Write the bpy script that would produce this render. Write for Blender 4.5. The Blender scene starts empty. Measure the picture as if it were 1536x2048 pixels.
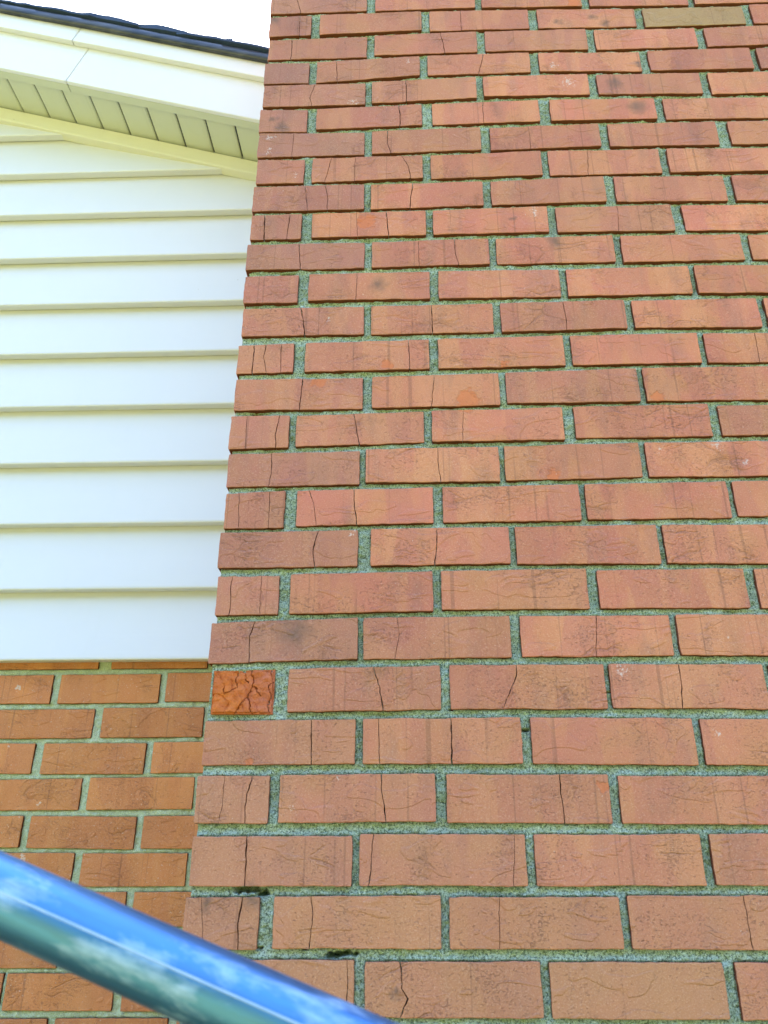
import bpy, math, random
import numpy as np
from mathutils import Vector, Matrix, noise
random.seed(7)
S = bpy.context.scene
COL = S.collection
R = math.radians

# ---------------------------------------------------------------- camera
cam = bpy.data.cameras.new('camera'); camo = bpy.data.objects.new('camera', cam); COL.objects.link(camo)
S.camera = camo
yaw, pitch, roll = -0.0359649, 0.4253625, 0.001893
fw = Vector((math.sin(yaw)*math.cos(pitch), math.cos(yaw)*math.cos(pitch), math.sin(pitch)))
rt = Vector((math.cos(yaw), -math.sin(yaw), 0)); up = rt.cross(fw)
r2 = rt*math.cos(roll)+up*math.sin(roll); u2 = -rt*math.sin(roll)+up*math.cos(roll)
m = Matrix((r2, u2, -fw)).transposed().to_4x4(); m.translation = Vector((0.26729, -1.04229, -1.63412))
camo.matrix_world = m
cam.sensor_fit = 'HORIZONTAL'; cam.sensor_width = 36.0
cam.lens = 36.0*1566.29/1536.0
cam.clip_start = 0.02; cam.clip_end = 3000
cam.dof.use_dof = True; cam.dof.focus_distance = 1.35; cam.dof.aperture_fstop = 11.0

# ---------------------------------------------------------------- world and sun
SUN_EL, SUN_AZ = R(58), R(-28)       # azimuth measured from +Y (behind the house) towards +X
W = bpy.data.worlds.new('World'); S.world = W; W.use_nodes = True
wn = W.node_tree.nodes; wl = W.node_tree.links
sky = wn.new('ShaderNodeTexSky'); sky.sky_type = 'NISHITA'; sky.sun_disc = False
sky.sun_elevation = SUN_EL; sky.sun_rotation = SUN_AZ
sky.air_density = 1.0; sky.dust_density = 0.8; sky.ozone_density = 2.0
bgn = wn['Background']; bgn.inputs['Strength'].default_value = 0.15
wl.new(sky.outputs[0], bgn.inputs[0])
sl = bpy.data.lights.new('sun', 'SUN'); sl.energy = 4.5; sl.angle = R(0.5); sl.color = (1, 0.95, 0.86)
so = bpy.data.objects.new('sun', sl); COL.objects.link(so)
sd = Vector((math.sin(SUN_AZ)*math.cos(SUN_EL), math.cos(SUN_AZ)*math.cos(SUN_EL), math.sin(SUN_EL)))
so.rotation_euler = sd.to_track_quat('Z', 'Y').to_euler(); so.location = sd*20
S.view_settings.view_transform = 'Standard'; S.view_settings.look = 'None'
S.view_settings.gamma = 1; S.view_settings.use_curve_mapping = False
S.view_settings.exposure = 3.0
S.render.engine = 'CYCLES'
GROUND = -3.25
YH = 0.56            # plane of the house brickwork (chimney face is y = 0)
WM = 0.21633; HM = 0.0677; X0 = -0.0173

# ---------------------------------------------------------------- measured brickwork (mm): x0, x1, z top-left, top-right, bottom-left, bottom-right
CHIMNEY_ROWS=[[(-9,192,32.2,31.6,-25.8,-26.4),(210,415,31.8,31.0,-26.2,-27.0),(429,632,28.6,21.7,-29.4,-36.3),(648,846,22.5,15.9,-35.5,-42.1),(859,1063,16.9,16.9,-41.1,-41.1)],
[(-7,79,-38.2,-35.8,-98.3,-96.9),(97,304,-36.8,-34.0,-98.8,-91.6),(321,521,-34.8,-38.3,-96.7,-97.2),(539,735,-39.3,-45.8,-98.1,-100.6),(751,950,-48.3,-50.3,-105.0,-104.6),(965,1164,-47.3,-49.9,-105.4,-105.0)],
[(-5,194,-107.7,-106.2,-166.6,-168.5),(209,413,-104.3,-101.4,-164.2,-162.6),(430,631,-102.3,-104.6,-161.9,-166.4),(648,845,-108.1,-113.9,-167.2,-169.1),(863,1062,-114.8,-113.5,-170.0,-169.5)],
[(-8,80,-179.3,-179.4,-238.0,-239.5),(95,298,-179.1,-171.0,-240.2,-226.2),(314,514,-169.2,-168.7,-226.9,-226.1),(532,728,-172.1,-178.1,-225.5,-233.5),(744,940,-177.3,-178.3,-234.3,-237.4),(954,1149,-177.5,-180.5,-236.6,-238.3)],
[(-6,192,-242.3,-245.5,-302.5,-304.8),(205,406,-241.7,-236.1,-301.1,-295.5),(420,621,-236.8,-236.3,-291.3,-293.9),(638,833,-240.4,-243.6,-294.7,-300.8),(849,1046,-244.4,-246.3,-303.9,-303.1)],
[(-9,82,-309.0,-311.9,-369.8,-372.5),(100,300,-311.7,-306.2,-367.7,-362.1),(320,521,-306.1,-305.4,-362.9,-362.9),(542,738,-307.3,-311.2,-363.8,-365.5),(754,949,-311.9,-315.8,-367.1,-370.6),(965,1156,-315.6,-319.3,-369.5,-372.0)],
[(-7,192,-373.4,-378.3,-436.5,-435.2),(206,408,-376.6,-373.5,-434.9,-431.7),(425,627,-376.5,-373.5,-434.5,-431.4),(643,841,-375.5,-375.7,-433.3,-435.4),(863,1056,-377.5,-381.1,-436.2,-439.4)],
[(-5,82,-442.5,-444.2,-502.8,-503.0),(97,299,-443.0,-442.9,-503.5,-499.0),(314,515,-443.5,-439.1,-501.6,-499.2),(528,728,-439.6,-442.2,-501.0,-501.9),(742,937,-443.6,-449.6,-502.4,-504.6),(951,1145,-449.3,-454.3,-503.9,-508.1)],
[(-8,193,-508.2,-511.2,-568.0,-570.6),(205,405,-511.6,-512.2,-571.0,-568.9),(420,621,-511.9,-506.7,-568.6,-567.3),(639,831,-508.2,-513.7,-567.9,-572.5),(846,1042,-513.0,-516.1,-573.1,-577.0)],
[(-6,83,-580.0,-578.2,-636.1,-636.2),(102,302,-578.9,-578.4,-634.1,-634.6),(315,515,-578.9,-574.8,-635.0,-633.1),(530,730,-578.2,-578.2,-634.8,-637.3),(748,945,-580.1,-584.5,-637.9,-644.2)],
[(-9,195,-646.3,-646.8,-702.9,-703.8),(208,409,-647.2,-645.4,-702.7,-701.9),(422,621,-645.9,-643.8,-702.3,-702.6),(634,836,-647.3,-648.8,-705.5,-705.2),(850,1047,-650.4,-651.8,-704.6,-709.7)],
[(-7,84,-718.5,-716.6,-774.8,-774.7),(102,306,-716.0,-715.7,-772.3,-772.4),(321,523,-714.3,-716.6,-772.8,-773.7),(535,738,-716.9,-715.6,-773.3,-773.5),(748,949,-715.9,-720.5,-773.8,-778.6)],
[(-5,196,-786.2,-785.6,-842.7,-841.7),(208,408,-784.8,-785.3,-843.1,-842.5),(421,623,-785.3,-784.1,-843.5,-841.7),(636,837,-785.1,-786.4,-840.0,-844.0),(849,1046,-786.8,-789.4,-844.4,-847.6)],
[(-8,83,-860.7,-857.8,-915.5,-913.9),(102,302,-857.6,-855.7,-913.7,-912.5),(316,517,-855.0,-853.9,-911.9,-911.5),(529,731,-853.5,-852.8,-910.1,-910.5),(741,940,-853.8,-857.1,-910.1,-913.0)],
[(-6,196,-926.6,-927.2,-984.3,-984.5),(211,410,-925.9,-923.2,-983.2,-981.9),(421,626,-922.5,-919.0,-979.0,-980.0),(636,841,-917.6,-919.1,-979.3,-981.0)],
[(-9,83,-994.5,-994.7,-1052.9,-1051.4),(94,291,-994.3,-991.1,-1049.5,-1045.5),(303,504,-991.3,-987.6,-1045.7,-1044.9),(521,726,-987.4,-986.0,-1042.2,-1042.6),(740,943,-989.4,-989.2,-1042.3,-1043.4)],
[(-7,193,-1060.8,-1059.3,-1116.9,-1115.7),(202,402,-1056.5,-1055.6,-1113.0,-1114.4),(411,612,-1054.3,-1052.0,-1112.5,-1109.5),(621,827,-1052.2,-1053.0,-1110.2,-1110.7)],
[(-5,83,-1128.0,-1124.5,-1184.8,-1184.1),(101,302,-1124.8,-1122.3,-1182.1,-1179.9),(316,515,-1122.5,-1121.4,-1179.6,-1178.7),(525,730,-1120.7,-1118.6,-1177.5,-1177.1),(739,943,-1119.3,-1119.2,-1175.0,-1176.8)],
[(-8,192,-1191.6,-1189.3,-1246.4,-1245.2),(211,409,-1188.5,-1187.6,-1245.4,-1244.0),(418,619,-1187.8,-1187.0,-1244.7,-1246.9),(628,827,-1187.1,-1188.8,-1246.0,-1248.3)],
[(-6,82,-1258.3,-1258.5,-1315.8,-1315.4),(98,298,-1256.6,-1254.2,-1314.8,-1312.9),(310,513,-1254.3,-1252.3,-1311.2,-1311.1),(528,730,-1255.0,-1254.7,-1310.8,-1311.9),(745,940,-1255.4,-1256.9,-1312.5,-1313.8)],
[(-9,194,-1326.7,-1320.6,-1383.6,-1379.1),(202,402,-1321.4,-1320.0,-1379.2,-1377.9),(416,618,-1320.6,-1320.7,-1377.6,-1376.6),(627,826,-1320.8,-1321.9,-1376.5,-1378.5)],
[(1,83,-1394.0,-1391.7,-1450.8,-1451.1),(103,305,-1391.9,-1388.0,-1449.0,-1446.6),(318,522,-1387.4,-1388.1,-1446.0,-1446.4),(529,730,-1387.7,-1389.5,-1445.4,-1447.4),(739,933,-1389.6,-1390.9,-1447.4,-1448.3)],
[(-5,193,-1459.6,-1458.3,-1515.7,-1514.5),(203,407,-1457.9,-1457.0,-1514.5,-1514.5),(420,627,-1457.0,-1459.0,-1514.6,-1517.1),(637,837,-1459.7,-1461.0,-1516.5,-1518.0)],
[(-8,85,-1528.8,-1528.5,-1585.0,-1585.5),(98,295,-1527.9,-1526.2,-1584.6,-1583.0),(309,512,-1527.3,-1527.7,-1584.6,-1585.4),(524,726,-1529.4,-1530.1,-1585.4,-1586.6)],
[(-6,191,-1600.5,-1599.4,-1655.7,-1655.8),(201,403,-1597.4,-1597.7,-1655.2,-1655.1),(414,615,-1597.7,-1597.2,-1654.7,-1654.2),(626,826,-1597.1,-1597.1,-1653.2,-1653.7)],
[(-8,81,-1668.3,-1667.7,-1724.0,-1723.3),(99,298,-1667.1,-1665.0,-1722.1,-1721.4),(308,509,-1667.4,-1666.3,-1721.7,-1720.7),(519,722,-1664.9,-1664.3,-1720.7,-1720.7)],
[(-8,196,-1733.8,-1732.8,-1790.5,-1790.2),(209,411,-1734.9,-1733.8,-1790.1,-1789.1),(421,618,-1734.3,-1733.3,-1789.9,-1789.0),(632,831,-1733.2,-1732.2,-1790.1,-1789.5)]]
HOUSE_ROWS=[[(-621,-388,-1198.6,-1197.8,-1258.9,-1258.8),(-360,-158,-1198.0,-1198.3,-1259.0,-1258.8)],
[(-707,-478,-1272.2,-1270.8,-1330.5,-1330.1),(-462,-253,-1270.9,-1270.3,-1330.2,-1329.1),(-239,-37,-1268.2,-1268.2,-1327.3,-1327.1)],
[(-603,-381,-1342.2,-1341.1,-1399.8,-1399.1),(-363,-156,-1339.4,-1338.8,-1398.0,-1397.5)],
[(-717,-492,-1409.7,-1408.9,-1467.4,-1467.0),(-473,-266,-1409.0,-1409.1,-1467.9,-1468.3),(-251,-46,-1407.6,-1406.6,-1466.9,-1465.6)],
[(-600,-385,-1479.2,-1476.2,-1535.9,-1534.9),(-369,-162,-1475.1,-1474.3,-1534.9,-1532.8)],
[(-701,-489,-1546.0,-1545.5,-1602.4,-1601.6),(-474,-267,-1545.5,-1546.9,-1602.4,-1604.6),(-253,-42,-1545.6,-1545.1,-1603.5,-1602.8)],
[(-583,-378,-1611.0,-1611.5,-1666.5,-1668.5),(-362,-161,-1612.0,-1611.2,-1669.2,-1668.0)],
[(-684,-482,-1678.2,-1677.6,-1736.7,-1735.9),(-467,-269,-1678.4,-1677.8,-1736.3,-1735.6),(-254,-55,-1677.8,-1676.5,-1735.0,-1733.8)],
[(-574,-381,-1744.8,-1744.0,-1802.9,-1801.9),(-364,-161,-1744.0,-1743.1,-1802.3,-1800.7)],
[(-671,-474,-1811.5,-1810.4,-1868.2,-1866.9),(-467,-271,-1810.6,-1808.8,-1867.3,-1867.1),(-254,-55,-1808.7,-1807.6,-1867.0,-1865.6)],
[(-575,-382,-1880.5,-1879.1,-1936.7,-1935.1),(-368,-168,-1878.6,-1876.5,-1935.0,-1933.4)]]
CRACKS=[(0,9,[(43,27),(55,-18),(55,-32)]),(1,9,[(54,-37),(56,-97)]),(1,7,[(385,-38),(384,-96)]),(2,10,[(42,-109),(42,-169)]),(2,9,[(342,-106),(349,-163)]),(3,7,[(133,-181),(137,-236)]),(3,7,[(424,-169),(413,-227)]),(4,6,[(94,-249),(85,-283),(89,-302)]),(4,10,[(271,-241),(271,-299)]),(5,13,[(256,-307),(259,-333),(258,-365)]),(5,7,[(417,-306),(416,-363)]),(6,5,[(59,-380),(58,-434)]),(6,8,[(235,-378),(235,-409),(241,-432)]),(6,4,[(498,-379),(498,-433)]),(7,5,[(132,-445),(121,-503)]),(7,4,[(176,-443),(175,-501)]),(7,8,[(260,-444),(273,-470),(277,-500)]),(7,6,[(600,-441),(596,-501)]),(8,11,[(280,-513),(276,-552),(275,-571)]),(8,7,[(123,-512),(128,-543),(128,-570)]),(8,5,[(85,-512),(93,-570)]),(9,14,[(17,-580),(19,-635)]),(9,9,[(62,-580),(59,-635)]),(9,11,[(233,-581),(235,-611),(237,-635)]),(9,4,[(179,-582),(183,-634)]),(9,5,[(637,-577),(633,-636)]),(10,10,[(81,-650),(86,-702)]),(10,8,[(351,-649),(352,-681),(356,-702)]),(10,4,[(288,-647),(289,-704)]),(11,5,[(183,-718),(182,-771)]),(12,10,[(90,-788),(96,-820),(99,-844)]),(12,9,[(308,-785),(308,-843)]),(12,6,[(524,-786),(526,-824),(525,-841)]),(13,12,[(18,-860),(18,-913)]),(13,6,[(37,-858),(35,-887),(41,-912)]),(13,7,[(62,-859),(64,-911)]),(13,8,[(269,-857),(270,-911)]),(13,5,[(822,-857),(819,-910)]),(14,10,[(100,-927),(99,-948),(97,-981)]),(14,6,[(309,-926),(305,-971),(303,-980)]),(15,9,[(67,-996),(62,-1028),(64,-1051)]),(15,4,[(16,-997),(18,-1052)]),(15,9,[(182,-991),(187,-1021),(192,-1049)]),(15,4,[(352,-994),(349,-1046)]),(16,9,[(58,-1062),(60,-1079),(57,-1111)]),(16,8,[(311,-1058),(311,-1083),(314,-1112)]),(17,5,[(14,-1129),(18,-1184)]),(17,5,[(60,-1128),(61,-1183)]),(17,10,[(185,-1125),(187,-1158),(190,-1181)]),(17,4,[(118,-1125),(126,-1146),(131,-1180)]),(18,10,[(135,-1190),(128,-1223),(131,-1246)]),(18,8,[(307,-1188),(305,-1220),(302,-1245)]),(19,9,[(15,-1258),(14,-1281),(14,-1315)]),(19,4,[(56,-1259),(58,-1315)]),(20,11,[(52,-1324),(45,-1346),(47,-1383)]),(20,6,[(520,-1321),(514,-1377)]),(20,4,[(248,-1321),(251,-1345),(245,-1379)]),(21,9,[(216,-1390),(225,-1418),(229,-1446)]),(21,7,[(621,-1389),(621,-1416),(618,-1446)]),(21,13,[(29,-1393),(32,-1408),(46,-1428),(31,-1450)]),(21,11,[(48,-1393),(60,-1428),(55,-1450)]),(21,7,[(407,-1387),(406,-1403),(386,-1446)]),(22,10,[(135,-1458),(137,-1515)]),(22,11,[(317,-1458),(317,-1513)]),(22,5,[(223,-1458),(225,-1515)]),(23,9,[(62,-1529),(57,-1550),(56,-1570),(57,-1585)]),(23,8,[(227,-1527),(227,-1546),(231,-1570),(233,-1584)]),(23,9,[(452,-1529),(451,-1550),(453,-1571),(453,-1585)]),(23,4,[(27,-1529),(27,-1564),(24,-1585)]),(24,11,[(61,-1601),(62,-1632),(62,-1656)]),(24,7,[(218,-1598),(215,-1622),(212,-1655)]),(24,5,[(390,-1599),(386,-1653)]),(25,11,[(61,-1668),(57,-1696),(59,-1723)]),(25,7,[(143,-1667),(146,-1686),(143,-1722)]),(25,4,[(368,-1666),(365,-1721)]),(25,7,[(655,-1665),(655,-1695),(656,-1718)]),(25,4,[(11,-1668),(18,-1723)]),(26,11,[(249,-1735),(251,-1761),(258,-1771),(249,-1789)]),(26,6,[(188,-1752),(188,-1790)])]
RED=[(614,-26,17),(127,-931,25),(480,-1104,15),(234,-905,15),(56,-1511,9),(507,-1542,11),(361,-975,32),(419,-906,12),(653,-975,16),(197,-602,27)]
WHITE=[(66,-482,11),(167,-296,12),(278,-188,10),(16,-383,11),(13,-423,10),(172,-1532,8),(548,-1395,14),(655,-1478,10),(693,-1350,8),(642,-1067,11),(728,-1058,15),(763,-1088,8),(117,-1568,9),(184,-1194,9),(138,-811,9),(492,-588,18),(584,-256,23),(561,-211,17)]
DARK=[(650,-66,14),(672,-88,14),(580,-81,10),(16,-336,10),(34,-360,20),(721,-214,12),(671,-265,20),(705,-333,26),(-26,-517,19),(-1,-48,21),(69,-1661,13),(455,-603,7),(106,-1342,33),(522,-656,18),(18,-1671,13),(72,-1671,13),(219,-741,20),(244,-1766,9)]
HOLES=[(65,-1662,15),(81,-1667,6),(187,-1729,10),(175,-1731,10),(303,-626,7),(325,-707,7),(30,-989,5),(63,-712,7),(570,-640,3),(318,-1448,3),(524,-1426,4),(410,-1474,5),(137,-1725,4),(229,-1585,3),(78,-1122,6),(196,-1716,4),(195,-109,4),(84,-1724,3)]
HWHITE=[(-547, -1299, 5), (-546, -1303, 5), (-462, -1521, 5), (-477, -1619, 5), (-476, -1624, 5), (-547, -1416, 5), (-381, -1660, 5)]

# ---------------------------------------------------------------- helpers
def tag(o, label=None, cat=None, group=None, kind=None):
    if label: o['label'] = label
    if cat: o['category'] = cat
    if group: o['group'] = group
    if kind: o['kind'] = kind
    return o
def empty(name, loc):
    o = bpy.data.objects.new(name, None); COL.objects.link(o); o.location = loc; return o
def link(name, me, mat, parent=None, loc=None):
    o = bpy.data.objects.new(name, me); COL.objects.link(o)
    if mat: me.materials.append(mat) if not me.materials else None
    if loc is not None: o.location = loc
    if parent:
        o.parent = parent
        if parent.type == 'EMPTY' or True: o.matrix_parent_inverse = Matrix.Translation(-wl_of(parent))
    return o
def wl_of(p):
    v = Vector(p.location)
    while p.parent: p = p.parent
    return v
class MB:
    def __init__(s): s.v = []; s.f = []
    def add(s, vs, fs):
        b = len(s.v); s.v += [tuple(p) for p in vs]; s.f += [tuple(b+i for i in f) for f in fs]
    def box(s, x0, x1, y0, y1, z0, z1, skew=0.0, c=0.0):
        # skew: slope dz/dx ; z0,z1 given at x=0 when skew is used
        P = []
        for x in (x0, x1):
            for y in (y0, y1):
                for z in (z0, z1): P.append((x, y, z+skew*x))
        s.add(P, [(0,1,3,2),(4,6,7,5),(0,4,5,1),(2,3,7,6),(0,2,6,4),(1,5,7,3)])
    def mesh(s, name, smooth=False):
        me = bpy.data.meshes.new(name); me.from_pydata(s.v, [], s.f); me.update()
        if smooth: me.polygons.foreach_set('use_smooth', [True]*len(me.polygons))
        return me
    def build(s, name, mat, parent=None, smooth=False, bevel=0, seg=2):
        me = s.mesh(name, smooth); me.materials.append(mat); o = link(name, me, mat, parent)
        if bevel:
            b = o.modifiers.new('bevel', 'BEVEL'); b.width = bevel; b.segments = seg; b.limit_method = 'ANGLE'
        return o

# ---------------------------------------------------------------- materials
class NT:
    def __init__(s, name):
        s.m = bpy.data.materials.new(name); s.m.use_nodes = True
        s.n = s.m.node_tree.nodes; s.l = s.m.node_tree.links; s.b = s.n['Principled BSDF']
    def node(s, t, **k):
        n = s.n.new(t)
        for a, v in k.items(): setattr(n, a, v)
        return n
    def noise(s, vec, scale, detail=4, rough=0.55, dist=0.0):
        n = s.node('ShaderNodeTexNoise'); n.inputs['Scale'].default_value = scale; n.inputs['Detail'].default_value = detail
        n.inputs['Roughness'].default_value = rough; n.inputs['Distortion'].default_value = dist
        s.l.new(vec, n.inputs['Vector']); return n.outputs['Fac']
    def mapping(s, vec, scale=(1,1,1), loc=(0,0,0), rot=(0,0,0)):
        n = s.node('ShaderNodeMapping'); n.inputs['Scale'].default_value = scale; n.inputs['Location'].default_value = loc
        n.inputs['Rotation'].default_value = rot
        s.l.new(vec, n.inputs['Vector']); return n.outputs[0]
    def ramp(s, fac, a, b, ca=(0,0,0), cb=(1,1,1)):
        n = s.node('ShaderNodeValToRGB'); e = n.color_ramp.elements
        if a > b: a, b, ca, cb = b, a, cb, ca
        e[0].position = a; e[1].position = b; e[0].color = (*ca, 1); e[1].color = (*cb, 1)
        s.l.new(fac, n.inputs[0]); return n.outputs[0]
    def mix(s, fac, a, b, mode='MIX'):
        n = s.node('ShaderNodeMix', data_type='RGBA', blend_type=mode)
        for sock, v in ((n.inputs[0], fac), (n.inputs[6], a), (n.inputs[7], b)):
            if isinstance(v, (int, float)): sock.default_value = v
            elif isinstance(v, tuple): sock.default_value = (*v, 1)
            else: s.l.new(v, sock)
        return n.outputs[2]
    def math(s, op, a, b=0.0, c=None, clamp=False):
        n = s.node('ShaderNodeMath', operation=op); n.use_clamp = clamp
        for i, v in enumerate((a, b, c)):
            if v is None: continue
            if isinstance(v, (int, float)): n.inputs[i].default_value = v
            else: s.l.new(v, n.inputs[i])
        return n.outputs[0]
    def bump(s, h, dist, strength=1.0, normal=None):
        n = s.node('ShaderNodeBump'); n.inputs['Distance'].default_value = dist; n.inputs['Strength'].default_value = strength
        s.l.new(h, n.inputs['Height'])
        if normal: s.l.new(normal, n.inputs['Normal'])
        return n.outputs[0]
    def pos(s): return s.node('ShaderNodeNewGeometry').outputs['Position']
    def set(s, color=None, rough=None, normal=None, **k):
        for key, v in (('Base Color', color), ('Roughness', rough), ('Normal', normal)):
            if v is None: continue
            if isinstance(v, (int, float)): s.b.inputs[key].default_value = v
            elif isinstance(v, tuple): s.b.inputs[key].default_value = (*v, 1)
            else: s.l.new(v, s.b.inputs[key])
        for key, v in k.items(): s.b.inputs[key.replace('_', ' ')].default_value = v
        return s.m

def spots(t, P, lst, yp=0.0):
    """mask that is 1 inside any of the listed marks (x, z, radius in mm), with a ragged rim"""
    wob = t.noise(P, 70, 4, 0.65)
    wobc = t.node('ShaderNodeTexNoise'); wobc.inputs['Scale'].default_value = 55; wobc.inputs['Detail'].default_value = 4
    t.l.new(P, wobc.inputs['Vector'])
    vm = t.node('ShaderNodeVectorMath', operation='MULTIPLY_ADD')
    t.l.new(wobc.outputs['Color'], vm.inputs[0]); vm.inputs[1].default_value = (0.03, 0, 0.03)
    t.l.new(P, vm.inputs[2])
    out = None
    for (x, z, r) in lst:
        d = t.node('ShaderNodeVectorMath', operation='DISTANCE'); t.l.new(vm.outputs[0], d.inputs[0])
        d.inputs[1].default_value = (x/1000+0.015, yp, z/1000+0.015)
        k = t.math('MULTIPLY_ADD', d.outputs['Value'], -1000.0/r, 1.0)
        out = k if out is None else t.math('MAXIMUM', out, k)
    return out

def brick_material(name, base_a, base_b, base_c, dark, marks=True, creases=0.5):
    t = NT(name); P = t.pos()
    oi = t.node('ShaderNodeObjectInfo')
    rnd = oi.outputs['Random']
    offs = t.node('ShaderNodeVectorMath', operation='MULTIPLY_ADD')
    cmb = t.node('ShaderNodeCombineXYZ')
    for i in range(3): t.l.new(rnd, cmb.inputs[i])
    t.l.new(cmb.outputs[0], offs.inputs[0]); offs.inputs[1].default_value = (37, 53, 71); t.l.new(P, offs.inputs[2])
    V = offs.outputs[0]                                         # every brick gets its own patch of pattern
    big = t.noise(V, 16, 3, 0.5, 0.4)
    band = t.noise(t.mapping(V, (24, 20, 2.5)), 1.0, 1, 0.4)    # drag bands across the face, as wire-cut clay shows
    c = t.mix(t.ramp(big, 0.36, 0.64), base_a, base_b)
    c = t.mix(t.math('MULTIPLY', t.ramp(band, 0.50, 0.56), 0.50), c, base_c)
    plate = t.noise(t.mapping(V, (17, 18, 4), (2, 8, 5)), 1.0, 1, 0.5)
    c = t.mix(t.math('MULTIPLY', t.ramp(plate, 0.53, 0.56), 0.55), c, (base_a[0]*0.86, base_a[1]*0.84, base_a[2]*0.95))
    # whole-brick tone
    tone = t.math('MULTIPLY_ADD', rnd, 0.24, 0.88)
    tc = t.node('ShaderNodeCombineColor')
    for i in range(3): t.l.new(tone, tc.inputs[i])
    c = t.mix(1.0, c, tc.outputs[0], 'MULTIPLY')
    # purple grey firing clouds
    cloud = t.noise(t.mapping(V, (30, 20, 9), (3, 1, 9)), 1.0, 5, 0.6)
    cm = t.ramp(cloud, 0.52, 0.74)
    csc = t.node('ShaderNodeSeparateColor'); t.l.new(oi.outputs['Color'], csc.inputs[0])
    c = t.mix(t.math('MULTIPLY', cm, 0.5), c, dark)
    c = t.mix(csc.outputs[0], c, dark)                           # object colour R: weathering of that brick
    c = t.mix(csc.outputs[1], c, (0.26, 0.215, 0.10))            # G: olive lichen
    c = t.mix(csc.outputs[2], c, (0.43, 0.205, 0.108))           # B: tan tone of that brick, stronger in the lower courses
    # sandy grain: light and dark specks
    g1 = t.noise(V, 620, 2, 0.6); g2 = t.noise(V, 260, 3, 0.7)
    c = t.mix(t.math('MULTIPLY', t.ramp(g1, 0.52, 0.70), 0.22), c, (0.80, 0.52, 0.38))
    dash = t.noise(t.mapping(V, (380, 380, 680)), 1.0, 2, 0.6, 0.6)
    dens = t.math('MULTIPLY_ADD', t.noise(V, 15, 3, 0.6), 0.40, 0.185)
    dd_ = t.math('MULTIPLY', t.math('SUBTRACT', dens, dash), 14.0, clamp=True)
    c = t.mix(t.math('MULTIPLY', dd_, 0.48), c, (0.22, 0.095, 0.065))
    # hairline drag marks (thin vertical score lines) and flow creases
    score = t.noise(t.mapping(V, (170, 60, 2.0), (5, 2, 4)), 1.0, 1, 0.5)
    sc_m = t.ramp(score, 0.33, 0.27)
    c = t.mix(t.math('MULTIPLY', sc_m, 0.35), c, (0.15, 0.07, 0.05))
    wv = t.node('ShaderNodeVectorMath', operation='MULTIPLY_ADD')
    nn = t.node('ShaderNodeTexNoise'); nn.inputs['Scale'].default_value = 14; nn.inputs['Detail'].default_value = 2; t.l.new(V, nn.inputs['Vector'])
    t.l.new(nn.outputs['Color'], wv.inputs[0]); wv.inputs[1].default_value = (0.06, 0.06, 0.06); t.l.new(V, wv.inputs[2])
    vo = t.node('ShaderNodeTexVoronoi', feature='DISTANCE_TO_EDGE'); vo.inputs['Scale'].default_value = 1
    t.l.new(t.mapping(wv.outputs[0], (11, 11, 26), (0, 0, 0), (0, 0.35, 0)), vo.inputs['Vector'])
    crease = t.ramp(vo.outputs['Distance'], 0.0, 0.045, (1, 1, 1), (0, 0, 0))
    cmask = t.ramp(t.noise(V, 15, 2, 0.5), 0.56, 0.66)
    crease = t.math('MULTIPLY', crease, cmask)
    c = t.mix(t.math('MULTIPLY', crease, 0.30*creases*2), c, (0.20, 0.085, 0.05))
    h = t.math('MULTIPLY_ADD', g2, 0.5, t.math('MULTIPLY', g1, 0.35)); h = t.math('MULTIPLY_ADD', dd_, -0.5, h)
    h = t.math('ADD', h, t.math('MULTIPLY', t.noise(V, 45, 5, 0.6), 1.1))
    h = t.math('MULTIPLY_ADD', crease, -0.7*creases*2, h)
    step = t.ramp(t.noise(t.mapping(V, (13, 14, 30), (7, 7, 7), (0, 0.3, 0)), 1.0, 2, 0.5, 0.8), 0.575, 0.60)   # folded skin of clay
    h = t.math('MULTIPLY_ADD', step, 0.65, h)
    if marks:
        sp = spots(t, P, RED)
        rm = t.ramp(t.math('ADD', sp, t.math('MULTIPLY_ADD', t.noise(P, 120, 4, 0.7), 0.9, -0.45)), 0.30, 0.48)
        c = t.mix(t.math('MULTIPLY', rm, 0.62), c, t.mix(t.noise(P, 90, 3), (0.60, 0.155, 0.045), (0.50, 0.15, 0.07)))
        h = t.math('MULTIPLY_ADD', rm, -0.7, h)
        dm = t.ramp(spots(t, P, DARK), 0.0, 0.9)
        c = t.mix(t.math('MULTIPLY', dm, 0.75), c, (0.15, 0.092, 0.075))
        wm = spots(t, P, WHITE)
        wn_ = t.noise(P, 230, 4, 0.75)
        wmm = t.ramp(t.math('MULTIPLY_ADD', t.math('MULTIPLY_ADD', wm, 1.0, 0.0, clamp=True), 0.22, wn_), 0.66, 0.74)
        c = t.mix(t.math('MULTIPLY', wmm, 0.55), c, (0.66, 0.60, 0.60))
    else:
        wmm = t.ramp(t.math('MULTIPLY_ADD', t.math('MULTIPLY_ADD', spots(t, P, HWHITE, 0.56), 1.0, 0.0, clamp=True), 0.35, t.noise(P, 230, 4, 0.75)), 0.62, 0.68)
        c = t.mix(t.math('MULTIPLY', wmm, 0.6), c, (0.6, 0.55, 0.5))
    return t.set(c, 0.88, t.bump(h, 0.0016, 0.9), Specular_IOR_Level=0.25)

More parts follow.
